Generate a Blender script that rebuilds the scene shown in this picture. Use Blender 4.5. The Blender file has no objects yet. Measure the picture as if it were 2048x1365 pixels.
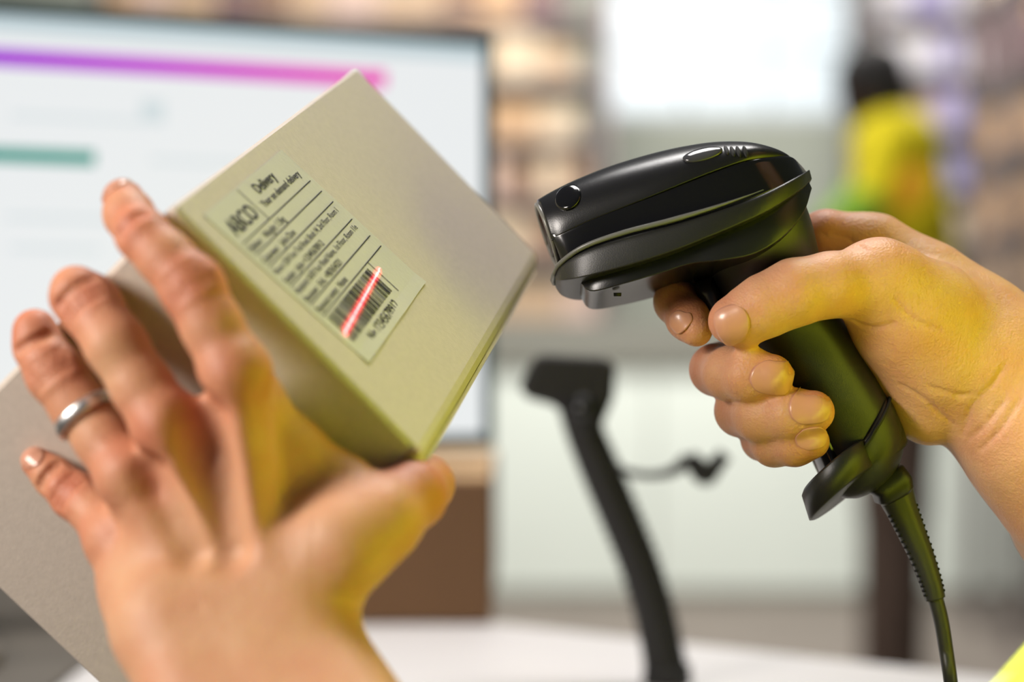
import bpy, math, random
import numpy as np
from mathutils import Vector, Matrix

# ------------------------------------------------------------------ camera, world, lights, exposure
sc = bpy.context.scene
COL = sc.collection
F = 3580.0                      # focal length in pixels of the 2048 px wide frame
CAMZ = 1.10
cam_d = bpy.data.cameras.new('camera')
cam = bpy.data.objects.new('camera', cam_d); COL.objects.link(cam)
cam.location = (0, 0, CAMZ); cam.rotation_euler = (math.pi / 2, 0, 0)
cam_d.sensor_width = 36; cam_d.lens = 36 * F / 2048
cam_d.clip_start = 0.02; cam_d.clip_end = 100
cam_d.dof.use_dof = True; cam_d.dof.focus_distance = 0.622; cam_d.dof.aperture_fstop = 3.8
sc.camera = cam
sc.view_settings.view_transform = 'Standard'; sc.view_settings.look = 'None'
sc.view_settings.exposure = 0.0; sc.view_settings.gamma = 1.0
sc.view_settings.use_curve_mapping = False
sc.cycles.use_denoising = True
sc.cycles.max_bounces = 8

world = bpy.data.worlds.new('world'); sc.world = world; world.use_nodes = True
world.node_tree.nodes['Background'].inputs[0].default_value = (0.86, 0.92, 1.0, 1)
world.node_tree.nodes['Background'].inputs[1].default_value = 0.07

def lamp(name, loc, target, size, power, color, size_y=None, spread=None):
    d = bpy.data.lights.new(name, 'AREA'); d.energy = power; d.color = color
    d.shape = 'RECTANGLE'; d.size = size; d.size_y = size_y or size
    if spread: d.spread = spread
    o = bpy.data.objects.new(name, d); COL.objects.link(o); o.location = loc
    v = Vector(target) - Vector(loc)
    o.rotation_euler = v.to_track_quat('-Z', 'Y').to_euler()
    return o
lamp('left_key_light', (-0.72, 0.20, 1.38), (-0.06, 0.54, 1.08), 0.28, 9.0, (1.0, 0.92, 0.85), 0.3)  # unseen key light added at the left, stronger on the left hand
lamp('overhead_light', (0.10, 1.25, 2.6), (0.1, 0.62, 1.1), 1.0, 30, (1.0, 0.97, 0.94), 0.5)
sd_ = bpy.data.lights.new('jacket_spot', 'SPOT'); sd_.energy = 160; sd_.color = (1.0, 0.97, 0.88); sd_.spot_size = math.radians(27); sd_.spot_blend = 0.3; sd_.shadow_soft_size = 0.06  # unseen spot added to light the jacket for its yellow bounce
so_ = bpy.data.objects.new('jacket_spot', sd_); COL.objects.link(so_); so_.location = (-0.25, 0.33, 1.78)
so_.rotation_euler = (Vector((0.31, 0.41, 0.98)) - Vector(so_.location)).to_track_quat('-Z', 'Y').to_euler()
lamp('overhead_light', (0.8, 5.6, 3.4), (0.8, 6.8, 0.8), 2.4, 165, (1.0, 0.97, 0.93), 1.2)
lamp('overhead_light', (-0.5, 6.3, 3.4), (-0.2, 8.3, 1.2), 1.6, 42, (1.0, 0.94, 0.86), 0.8)
lamp('overhead_light', (0.2, 3.3, 3.0), (0.95, 4.6, 1.3), 1.0, 38, (1.0, 0.97, 0.92), 0.6)  # unseen lamp added to brighten the coworker's jacket

# ------------------------------------------------------------------ helpers
def W(px, py, d):               # measured point: picture position + distance -> metres in the room
    return np.array([(px - 1024) / F * d, d, CAMZ - (py - 682.5) / F * d])

def tag(o, label=None, cat=None, group=None, kind=None):
    if label: o['label'] = label
    if cat: o['category'] = cat
    if group: o['group'] = group
    if kind: o['kind'] = kind
    return o

def empty(name, loc, label, cat, group=None):
    o = bpy.data.objects.new(name, None); COL.objects.link(o); o.location = loc
    o.empty_display_size = 0.02
    return tag(o, label, cat, group)

def put(o, parent):
    if parent is not None:
        o.parent = parent
        o.matrix_parent_inverse = parent_matrix(parent).inverted()
def parent_matrix(o):
    m = Matrix.LocRotScale(o.location, o.rotation_euler, o.scale)
    if o.parent: m = parent_matrix(o.parent) @ o.matrix_parent_inverse @ m
    return m

def mesh_obj(name, V, Fc, mat, parent=None, smooth=True, recentre=True):
    V = np.asarray(V, dtype=float).reshape(-1, 3)
    me = bpy.data.meshes.new(name)
    c = V.mean(0) if (recentre and parent is None) else np.zeros(3)
    me.from_pydata((V - c).tolist(), [], [tuple(int(i) for i in f) for f in Fc])
    me.validate(); me.update()
    if smooth: me.polygons.foreach_set('use_smooth', [True] * len(me.polygons))
    if mat: me.materials.append(mat)
    o = bpy.data.objects.new(name, me); COL.objects.link(o); o.location = c
    put(o, parent)
    return o

class MB:                       # collects several pieces into one mesh
    def __init__(s): s.v = []; s.f = []; s.n = 0
    def add(s, V, Fc):
        V = np.asarray(V, float).reshape(-1, 3)
        s.v.append(V); s.f += [tuple(int(i) + s.n for i in f) for f in Fc]; s.n += len(V); return s
    def build(s, name, mat, parent=None, smooth=False):
        return mesh_obj(name, np.concatenate(s.v), s.f, mat, parent, smooth)

BF = [(0, 3, 2, 1), (4, 5, 6, 7), (0, 1, 5, 4), (1, 2, 6, 5), (2, 3, 7, 6), (3, 0, 4, 7)]
def box_vf(lo, hi):
    x0, y0, z0 = lo; x1, y1, z1 = hi
    return [(x0, y0, z0), (x1, y0, z0), (x1, y1, z0), (x0, y1, z0), (x0, y0, z1), (x1, y0, z1), (x1, y1, z1), (x0, y1, z1)], BF
def obox(o, u, v, w, a, b):     # box in the frame o,u,v,w between corner coordinates a and b
    V, Fc = box_vf(a, b)
    V = [np.asarray(o) + np.asarray(u) * p[0] + np.asarray(v) * p[1] + np.asarray(w) * p[2] for p in V]
    return V, Fc
def bevel(o, w=0.002, seg=3):
    m = o.modifiers.new('bevel', 'BEVEL'); m.width = w; m.segments = seg; m.limit_method = 'ANGLE'; m.angle_limit = math.radians(35)
    return o

def catmull(P, n):
    P = np.asarray(P, float); m = len(P)
    Q = np.vstack([2 * P[0] - P[1], P, 2 * P[-1] - P[-2]])
    t = np.linspace(0, m - 1, n); i = np.clip(t.astype(int), 0, m - 2); u = (t - i)[:, None]
    p0, p1, p2, p3 = Q[i], Q[i + 1], Q[i + 2], Q[i + 3]
    return 0.5 * (2 * p1 + (p2 - p0) * u + (2 * p0 - 5 * p1 + 4 * p2 - p3) * u ** 2 + (3 * p1 - p0 - 3 * p2 + p3) * u ** 3)

def loft(rings, cap=True, closed=True):
    n = len(rings[0]); V = np.concatenate([np.asarray(r, float) for r in rings]); Fc = []
    for i in range(len(rings) - 1):
        for j in range(n if closed else n - 1):
            k = (j + 1) % n
            Fc.append((i * n + j, i * n + k, (i + 1) * n + k, (i + 1) * n + j))
    if cap:
        Fc.append(tuple(range(n))[::-1]); Fc.append(tuple(range((len(rings) - 1) * n, len(rings) * n)))
    return V, Fc

def tube(P, R, seg=16, n=None, up=(0, 1, 0), flat=1.0):
    P = np.asarray(P, float); R = np.broadcast_to(np.asarray(R, float), (len(P),))
    if n:
        Q = catmull(np.hstack([P, R[:, None]]), n); P, R = Q[:, :3], Q[:, 3]
    T = np.gradient(P, axis=0); T /= np.linalg.norm(T, axis=1)[:, None]
    up = np.asarray(up, float); rings = []
    for p, t, r in zip(P, T, R):
        s = np.cross(t, up); s /= np.linalg.norm(s); q = np.cross(s, t)
        a = np.linspace(0, 2 * np.pi, seg, endpoint=False)
        rings.append(p + r * (np.cos(a)[:, None] * s + flat * np.sin(a)[:, None] * q))
    return loft(rings)

# ------------------------------------------------------------------ materials
def node_mat(name):
    m = bpy.data.materials.new(name); m.use_nodes = True
    nt = m.node_tree; b = nt.nodes['Principled BSDF']
    return m, nt, b
def plain(name, col, rough=0.5, metal=0.0, noise=0.0, scale=20, bump=0.0, bscale=200, emit=None, es=1.0, coat=0.0):
    m, nt, b = node_mat(name)
    b.inputs['Base Color'].default_value = (*col, 1); b.inputs['Roughness'].default_value = rough
    b.inputs['Metallic'].default_value = metal; b.inputs['Coat Weight'].default_value = coat
    tc = nt.nodes.new('ShaderNodeTexCoord')
    if noise:
        n = nt.nodes.new('ShaderNodeTexNoise'); n.inputs['Scale'].default_value = scale; n.inputs['Detail'].default_value = 5
        r = nt.nodes.new('ShaderNodeValToRGB')
        lo = [max(0, c * (1 - noise)) for c in col]; hi = [min(1, c * (1 + noise)) for c in col]
        r.color_ramp.elements[0].color = (*lo, 1); r.color_ramp.elements[1].color = (*hi, 1)
        r.color_ramp.elements[0].position = 0.3; r.color_ramp.elements[1].position = 0.7
        nt.links.new(tc.outputs['Object'], n.inputs['Vector']); nt.links.new(n.outputs['Fac'], r.inputs['Fac'])
        nt.links.new(r.outputs['Color'], b.inputs['Base Color'])
    if bump:
        n = nt.nodes.new('ShaderNodeTexNoise'); n.inputs['Scale'].default_value = bscale; n.inputs['Detail'].default_value = 6
        bp = nt.nodes.new('ShaderNodeBump'); bp.inputs['Strength'].default_value = bump; bp.inputs['Distance'].default_value = 0.001
        nt.links.new(tc.outputs['Object'], n.inputs['Vector']); nt.links.new(n.outputs['Fac'], bp.inputs['Height'])
        nt.links.new(bp.outputs['Normal'], b.inputs['Normal'])
    if emit:
        b.inputs['Emission Color'].default_value = (*emit, 1); b.inputs['Emission Strength'].default_value = es
    return m

def skin_mat(name, base, red, wr=0.35):
    m, nt, b = node_mat(name); L = nt.links.new
    tc = nt.nodes.new('ShaderNodeTexCoord')
    at = nt.nodes.new('ShaderNodeAttribute'); at.attribute_name = 'flush'
    n1 = nt.nodes.new('ShaderNodeTexNoise'); n1.inputs['Scale'].default_value = 55; n1.inputs['Detail'].default_value = 6
    L(tc.outputs['Object'], n1.inputs['Vector'])
    ad = nt.nodes.new('ShaderNodeMath'); ad.operation = 'MULTIPLY_ADD'; ad.inputs[1].default_value = 0.9; ad.inputs[2].default_value = -0.27
    L(n1.outputs['Fac'], ad.inputs[0])
    ad2 = nt.nodes.new('ShaderNodeMath'); ad2.operation = 'ADD'; ad2.use_clamp = True
    L(ad.outputs[0], ad2.inputs[0]); L(at.outputs['Fac'], ad2.inputs[1])
    mx = nt.nodes.new('ShaderNodeMix'); mx.data_type = 'RGBA'
    mx.inputs[6].default_value = (*base, 1); mx.inputs[7].default_value = (*red, 1)
    L(ad2.outputs[0], mx.inputs[0]); L(mx.outputs[2], b.inputs['Base Color'])
    b.inputs['Roughness'].default_value = 0.5
    b.inputs['Subsurface Weight'].default_value = 0.25
    b.inputs['Subsurface Radius'].default_value = (0.006, 0.002, 0.001); b.inputs['Subsurface Scale'].default_value = 1.0
    b.inputs['Specular IOR Level'].default_value = 0.35
    v = nt.nodes.new('ShaderNodeTexVoronoi'); v.inputs['Scale'].default_value = 1100
    L(tc.outputs['Object'], v.inputs['Vector'])
    n2 = nt.nodes.new('ShaderNodeTexNoise'); n2.inputs['Scale'].default_value = 260; n2.inputs['Detail'].default_value = 4
    n2.inputs['Distortion'].default_value = 1.5
    L(tc.outputs['Object'], n2.inputs['Vector'])
    sm = nt.nodes.new('ShaderNodeMath'); sm.operation = 'MULTIPLY_ADD'; sm.inputs[1].default_value = 0.45
    L(v.outputs['Distance'], sm.inputs[0]); L(n2.outputs['Fac'], sm.inputs[2])
    n3 = nt.nodes.new('ShaderNodeTexNoise'); n3.inputs['Scale'].default_value = 90; n3.inputs['Detail'].default_value = 3; n3.inputs['Distortion'].default_value = 0.8
    L(tc.outputs['Object'], n3.inputs['Vector'])
    s3 = nt.nodes.new('ShaderNodeMath'); s3.operation = 'MULTIPLY_ADD'; s3.inputs[1].default_value = 1.6
    L(n3.outputs['Fac'], s3.inputs[0]); L(sm.outputs[0], s3.inputs[2]); sm = s3
    bp = nt.nodes.new('ShaderNodeBump'); bp.inputs['Strength'].default_value = wr; bp.inputs['Distance'].default_value = 0.0008
    L(sm.outputs[0], bp.inputs['Height']); L(bp.outputs['Normal'], b.inputs['Normal'])
    return m

M = {}
M['skin'] = skin_mat('skin', (0.66, 0.37, 0.205), (0.52, 0.155, 0.085))
M['nail'] = plain('nail', (0.60, 0.29, 0.19), 0.3, coat=0.15)
M['dark_skin'] = plain('dark_skin', (0.035, 0.016, 0.012), 0.5)
M['dark_hair'] = plain('dark_hair', (0.012, 0.010, 0.010), 0.8)
M['brown_hair'] = plain('brown_hair', (0.10, 0.05, 0.03), 0.7, noise=0.4, scale=60)
M['hivis'] = plain('hivis_fabric', (0.64, 0.74, 0.004), 0.75, noise=0.05, scale=8, bump=0.2, bscale=700)
M['orange_fabric'] = plain('orange_fabric', (0.85, 0.40, 0.01), 0.8)
M['green_fabric'] = plain('green_fabric', (0.10, 0.22, 0.01), 0.8)
M['yellow_fabric'] = plain('yellow_fabric', (0.80, 0.66, 0.0), 0.8)
M['lime_fabric'] = plain('lime_fabric', (0.24, 0.46, 0.02), 0.8)
M['silver_tape'] = plain('silver_tape', (0.6, 0.6, 0.6), 0.35, 0.3)
M['trousers'] = plain('trousers', (0.13, 0.085, 0.065), 0.85, noise=0.2)
M['card'] = plain('grey_card', (0.58, 0.505, 0.425), 0.62, noise=0.04, scale=420, bump=0.12, bscale=1100)
M['card_in'] = plain('card_edge', (0.42, 0.31, 0.2), 0.8)
M['label'] = plain('label_paper', (0.64, 0.61, 0.55), 0.38, noise=0.02, scale=60, bump=0.12, bscale=500)
M['ink'] = plain('black_ink', (0.015, 0.015, 0.015), 0.5)
M['black'] = plain('black_plastic', (0.010, 0.010, 0.011), 0.27, noise=0.0, bump=0.05, bscale=2500)
M['black_gloss'] = plain('black_gloss', (0.006, 0.006, 0.007), 0.12)
M['rubber'] = plain('dark_rubber', (0.014, 0.014, 0.013), 0.4, bump=0.08, bscale=2500)
M['cable'] = plain('cable_rubber', (0.045, 0.045, 0.042), 0.38)
M['slot'] = plain('slot_dark', (0.004, 0.004, 0.004), 0.7)
M['steel'] = plain('ring_metal', (0.86, 0.85, 0.83), 0.36, 1.0)
M['matt_black'] = plain('matt_black', (0.006, 0.005, 0.005), 0.65)
M['desk'] = plain('desk_laminate', (0.74, 0.71, 0.70), 0.45, noise=0.03, scale=3)
M['bezel'] = plain('bezel_teal_black', (0.012, 0.055, 0.075), 0.35)
M['brown_card_shaded'] = plain('brown_cardboard_shaded', (0.15, 0.075, 0.032), 0.8, noise=0.08, scale=6)  # riser box body, shade of its front put into a darker brown
M['brown_card_lit'] = plain('brown_cardboard_lit', (0.66, 0.42, 0.22), 0.75)  # same box's top, the light falling on it put into a paler colour
M['wall_grey'] = plain('wall_grey_green', (0.44, 0.47, 0.40), 0.8, noise=0.03, scale=2)
M['rail'] = plain('rail_grey', (0.20, 0.20, 0.17), 0.6)
M['panel'] = plain('pale_panel', (0.72, 0.78, 0.72), 0.5, noise=0.02, scale=2)
M['floor'] = plain('floor_concrete', (0.20, 0.17, 0.145), 0.6, noise=0.15, scale=3)
M['post'] = plain('rack_post', (0.16, 0.13, 0.13), 0.5, 0.3)

def emis(name, col, s):
    m, nt, b = node_mat(name); b.inputs['Base Color'].default_value = (0.02, 0.02, 0.02, 1)
    b.inputs['Emission Color'].default_value = (*col, 1); b.inputs['Emission Strength'].default_value = s; b.inputs['Roughness'].default_value = 0.3
    return m

# ------------------------------------------------------------------ implicit surface modelling (bodies)
class Vol:
    def __init__(s, lo, hi, vox):
        s.lo = np.array(lo, float); s.vox = vox
        s.n = np.ceil((np.array(hi) - s.lo) / vox).astype(int) + 1
        s.ax = [s.lo[i] + np.arange(s.n[i]) * vox for i in range(3)]
        s.BIG = 0.03
    def new(s): return np.full(s.n, s.BIG, np.float32)
    def cap(s, D, a, b, ra, rb, k, carve=False, ck=0.0):
        a = np.asarray(a, float); b = np.asarray(b, float); pad = max(ra, rb) + max(k, 2 * s.vox) + (0.004 if not carve else 0.003) + s.vox
        lo = np.floor((np.minimum(a, b) - pad - s.lo) / s.vox).astype(int); hi = np.ceil((np.maximum(a, b) + pad - s.lo) / s.vox).astype(int) + 1
        lo = np.clip(lo, 0, s.n); hi = np.clip(hi, 0, s.n)
        if (hi <= lo).any(): return
        sl = tuple(slice(l, h) for l, h in zip(lo, hi))
        X = s.ax[0][sl[0]][:, None, None] - a[0]; Y = s.ax[1][sl[1]][None, :, None] - a[1]; Z = s.ax[2][sl[2]][None, None, :] - a[2]
        ba = b - a; L2 = max(ba @ ba, 1e-12)
        h = np.clip((X * ba[0] + Y * ba[1] + Z * ba[2]) / L2, 0, 1)
        d = np.sqrt((X - h * ba[0]) ** 2 + (Y - h * ba[1]) ** 2 + (Z - h * ba[2]) ** 2) - (ra + h * (rb - ra))
        cur = D[sl]
        if carve:
            e = -d; hh = np.maximum(k - np.abs(cur - e), 0)
            D[sl] = np.maximum(cur, e) + hh * hh / (4 * k)
        else:
            hh = np.maximum(k - np.abs(cur - d), 0) if k > 0 else 0
            D[sl] = np.minimum(cur, d) - (hh * hh / (4 * k) if k > 0 else 0)
    def sample(s, D, P):
        q = (P - s.lo) / s.vox; q = np.clip(q, 0, np.array(s.n) - 1.001); i = q.astype(int); f = q - i
        r = 0
        for dx in (0, 1):
            for dy in (0, 1):
                for dz in (0, 1):
                    w = (f[:, 0] if dx else 1 - f[:, 0]) * (f[:, 1] if dy else 1 - f[:, 1]) * (f[:, 2] if dz else 1 - f[:, 2])
                    r = r + w * D[i[:, 0] + dx, i[:, 1] + dy, i[:, 2] + dz]
        return r
    def grad(s, D, P):
        e = s.vox * 0.7; g = np.stack([s.sample(D, P + np.eye(3)[i] * e) - s.sample(D, P - np.eye(3)[i] * e) for i in range(3)], 1)
        return g / np.maximum(np.linalg.norm(g, axis=1), 1e-9)[:, None]
    def mesh(s, D):
        I = D < 0; nx, ny, nz = s.n
        cnt = np.zeros((nx - 1, ny - 1, nz - 1), np.int8)
        for dx in (0, 1):
            for dy in (0, 1):
                for dz in (0, 1): cnt += I[dx:nx - 1 + dx, dy:ny - 1 + dy, dz:nz - 1 + dz]
        act = np.argwhere((cnt > 0) & (cnt < 8))
        idx = np.full(cnt.shape, -1, np.int64); idx[tuple(act.T)] = np.arange(len(act))
        acc = np.zeros((len(act), 3)); num = np.zeros(len(act))
        C = [(0, 0, 0), (1, 0, 0), (0, 1, 0), (1, 1, 0), (0, 0, 1), (1, 0, 1), (0, 1, 1), (1, 1, 1)]
        for e0 in C:
            for ax in range(3):
                if e0[ax]: continue
                e1 = list(e0); e1[ax] = 1
                p0 = act + e0; p1 = act + e1
                d0 = D[tuple(p0.T)]; d1 = D[tuple(p1.T)]; m = (d0 < 0) != (d1 < 0)
                t = np.where(m, d0 / np.where(d0 == d1, 1, d0 - d1), 0)[:, None]
                acc += np.where(m[:, None], np.array(e0) + t * (np.array(e1) - np.array(e0)), 0); num += m
        V = s.lo + (act + acc / num[:, None]) * s.vox
        quads = []
        for ax in range(3):
            sl0 = [slice(1, -1)] * 3; sl0[ax] = slice(0, -1); sl1 = list(sl0); sl1[ax] = slice(1, None)
            A = I[tuple(sl0)]; B = I[tuple(sl1)]; p = np.argwhere(A != B); pin = A[tuple(p.T)]
            off = np.array([1, 1, 1]); off[ax] = 0; p = p + off
            u, v = [(1, 2), (2, 0), (0, 1)][ax]; eu = np.eye(3, dtype=int)[u]; ev = np.eye(3, dtype=int)[v]
            q = np.stack([idx[tuple((p - eu - ev).T)], idx[tuple((p - ev).T)], idx[tuple(p.T)], idx[tuple((p - eu).T)]], 1)
            q[~pin] = q[~pin][:, ::-1]; quads.append(q)
        Q = np.concatenate(quads)
        for _ in range(2): V = V - self_step(s, D, V)
        return V, Q
def self_step(s, D, V):
    return s.sample(D, V)[:, None] * s.grad(D, V) * 0.8

def np_mesh(name, V, Q, mats, parent=None, flush=None):
    me = bpy.data.meshes.new(name)
    me.vertices.add(len(V)); me.vertices.foreach_set('co', np.asarray(V, np.float32).ravel())
    me.loops.add(Q.size); me.loops.foreach_set('vertex_index', Q.astype(np.int32).ravel())
    me.polygons.add(len(Q)); me.polygons.foreach_set('loop_start', np.arange(0, Q.size, 4, dtype=np.int32)); me.polygons.foreach_set('loop_total', np.full(len(Q), 4, np.int32))
    me.update(calc_edges=True); me.validate()
    me.polygons.foreach_set('use_smooth', [True] * len(me.polygons))
    for m in mats: me.materials.append(m)
    if flush is not None:
        at = me.attributes.new('flush', 'FLOAT', 'POINT'); at.data.foreach_set('value', np.asarray(flush, np.float32))
    o = bpy.data.objects.new(name, me); COL.objects.link(o); put(o, parent)
    return o

def chain(vol, D, pts, k):
    for (p, r), (q, t) in zip(pts[:-1], pts[1:]): vol.cap(D, p, q, r, t, k)
def smin(a, b, k):
    h = np.maximum(k - np.abs(a - b), 0); return np.minimum(a, b) - h * h / (4 * k)

def nail(vol, D, c, U, N, wid, ln, parent, mat, lift=0.00035):
    """shield-shaped fingernail: c centre, U towards the tip, N outwards, projected on the finger"""
    U = np.asarray(U, float); U /= np.linalg.norm(U); N = np.asarray(N, float); N -= U * (N @ U); N /= np.linalg.norm(N); S = np.cross(N, U)
    n = 17; rows = []
    for i in range(n):
        v = -1 + 2 * i / (n - 1)
        w = 1 - (0.20 if v < 0 else 0.12) * abs(v) ** 3
        for j in range(n):
            u = -1 + 2 * j / (n - 1)
            rows.append(c + U * (v * ln / 2 - abs(u) ** 2.5 * (0.0016 if v > 0 else -0.0026) * abs(v)) + S * (u * w * wid / 2) + N * 0.012)
    P = np.array(rows)
    for _ in range(60):
        d = vol.sample(D, P) - lift; P = P - N * np.clip(d, -0.001, 0.0008)[:, None] * 0.7
    for _ in range(14):
        d = vol.sample(D, P) - lift; P = P - vol.grad(D, P) * np.clip(d, -0.002, 0.002)[:, None] * 0.8
    Pg = P.reshape(n, n, 3)
    for _ in range(3):
        Pg[1:-1, 1:-1] = 0.5 * Pg[1:-1, 1:-1] + 0.125 * (Pg[2:, 1:-1] + Pg[:-2, 1:-1] + Pg[1:-1, 2:] + Pg[1:-1, :-2])
    P = Pg.reshape(-1, 3)
    g = np.linspace(-1, 1, n)
    uu = np.tile(g, n); vv = np.repeat(g, n); P = P + N * (0.00030 * (1 - uu ** 4) * (1 - np.maximum(0, -vv) ** 4))[:, None]
    P2 = P - N * 0.0009
    V = np.concatenate([P, P2]); m = n * n; Fc = []
    for i in range(n - 1):
        for j in range(n - 1):
            a = i * n + j; Fc.append((a, a + 1, a + n + 1, a + n)); Fc.append((m + a, m + a + n, m + a + n + 1, m + a + 1))
    ring = [j for j in range(n)] + [i * n + n - 1 for i in range(1, n)] + [(n - 1) * n + j for j in range(n - 2, -1, -1)] + [i * n for i in range(n - 2, 0, -1)]
    for a, b in zip(ring, ring[1:] + ring[:1]): Fc.append((a, m + a, m + b, b))
    return mesh_obj('fingernail', V, Fc, mat, parent)

# ------------------------------------------------------------------ parcel frame (a: short edge, b: long edge going away, c: third edge)
AX = np.array([0.69501, 0.12180, -0.70861]); BX = np.array([0.18563, 0.92174, 0.34050]); CX = np.array([-0.69462, 0.36820, -0.61801])
P0 = W(345, 410, 0.53)
def PB(a, b, c=0.0): return P0 + AX * a + BX * b + CX * c
NB = -BX                                        # outward normal of the large face
def face_depth(px, py):
    r = np.array([(px - 1024) / F, 1, -(py - 682.5) / F]); q = P0 - np.array([0, 0, CAMZ])
    return (NB @ q) / (NB @ r)
def LP(px, py, off, rpx):                        # point held off millimetres in front of the large face
    d = face_depth(px, py) - off / 1000.0
    return W(px, py, d), rpx * d / F

# ------------------------------------------------------------------ setting
def struct(o): o['kind'] = 'structure'; return o
struct(mesh_obj('floor', *box_vf((-6, -2, -0.05), (6, 9.6, 0)), M['floor'], smooth=False))
YW = 9.3
def wpx(px, d=YW): return (px - 1024) / F * d
def wpz(py, d=YW): return CAMZ - (py - 682.5) / F * d
wx0, wx1, wz0, wz1 = wpx(1196), wpx(1716), wpz(238), 3.3
mb = MB()
mb.add(*box_vf((-6, YW, 0), (wx0, YW + 0.2, 4.0))); mb.add(*box_vf((wx1, YW, 0), (6, YW + 0.2, 4.0)))
mb.add(*box_vf((wx0, YW, 0), (wx1, YW + 0.2, wz0))); mb.add(*box_vf((wx0, YW, wz1), (wx1, YW + 0.2, 4.0)))
struct(mb.build('wall_back', M['wall_grey']))
struct(mesh_obj('wall_right', *box_vf((6, -2, 0), (6.2, 9.5, 4.0)), M['wall_grey'], smooth=False))
struct(mesh_obj('wall_left', *box_vf((-6.2, -2, 0), (-6, 9.5, 4.0)), M['wall_grey'], smooth=False))
win = struct(bpy.data.objects.new('window_1', None)); COL.objects.link(win); win.location = ((wx0 + wx1) / 2, YW, wz0)
mb = MB()
for x in (wx0 + 0.02, wx1 - 0.02): mb.add(*box_vf((x - 0.02, YW + 0.04, wz0), (x + 0.02, YW + 0.1, wz1)))
for z in (wz0 + 0.02, wz1 - 0.02): mb.add(*box_vf((wx0, YW + 0.04, z - 0.02), (wx1, YW + 0.1, z + 0.02)))
mb.build('window_frame', plain('white_frame', (0.7, 0.75, 0.78), 0.5), win)
pane_m = emis('daylit_glass', (0.88, 0.97, 1.0), 1.05)
nx = 3; nz = 3
for i in range(nx):
    for j in range(nz):
        x0 = wx0 + 0.04 + (wx1 - wx0 - 0.08) / nx * i; x1 = wx0 + 0.04 + (wx1 - wx0 - 0.08) / nx * (i + 1)
        z0 = wz0 + 0.04 + (wz1 - wz0 - 0.08) / nz * j; z1 = wz0 + 0.04 + (wz1 - wz0 - 0.08) / nz * (j + 1)
        mesh_obj('pane', *box_vf((x0 + 0.008, YW + 0.05, z0 + 0.008), (x1 - 0.008, YW + 0.065, z1 - 0.008)), pane_m, win, smooth=False)
# low pale partition with a grey top rail in front of the racks
YP = 7.6
pt = empty('partition', (0.8, YP, 0), 'low pale green-white partition wall with a grey top rail behind the desk', 'partition')
px0 = -1.6
for i in range(5):
    mesh_obj('panel', *box_vf((px0 + i * 1.1 + 0.006, YP, 0.05), (px0 + (i + 1) * 1.1 - 0.006, YP + 0.05, 1.0)), M['panel'], pt, smooth=False)
mesh_obj('top_rail', *box_vf((px0, YP - 0.04, 1.0), (px0 + 5.5, YP + 0.09, 1.19)), M['rail'], pt, smooth=False)
mesh_obj('plinth', *box_vf((px0, YP - 0.01, 0.0), (px0 + 5.5, YP + 0.06, 0.05)), M['rail'], pt, smooth=False)

# racks with cartons
random.seed(11)
carton_cols = {'tan': (0.44, 0.31, 0.20), 'brown': (0.22, 0.135, 0.09), 'purple brown': (0.15, 0.085, 0.09), 'cream': (0.56, 0.45, 0.32),
               'pinkish white': (0.52, 0.38, 0.32), 'orange tan': (0.46, 0.29, 0.16), 'lavender': (0.42, 0.38, 0.62), 'blue': (0.22, 0.24, 0.55), 'white': (0.74, 0.72, 0.76)}
cm = {k: plain('carton_' + k.replace(' ', '_'), v, 0.8, noise=0.1, scale=9) for k, v in carton_cols.items()}
tape = plain('carton_tape', (0.5, 0.33, 0.18), 0.3)
ORD = ['first', 'second', 'third', 'fourth', 'fifth', 'sixth', 'seventh', 'eighth']
NTH = ['first', 'second', 'third', 'fourth', 'fifth', 'sixth', 'seventh', 'eighth', 'ninth', 'tenth', 'eleventh', 'twelfth'] + ['thirteenth', 'fourteenth', 'fifteenth', 'sixteenth', 'seventeenth', 'eighteenth', 'nineteenth', 'twentieth']
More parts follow.
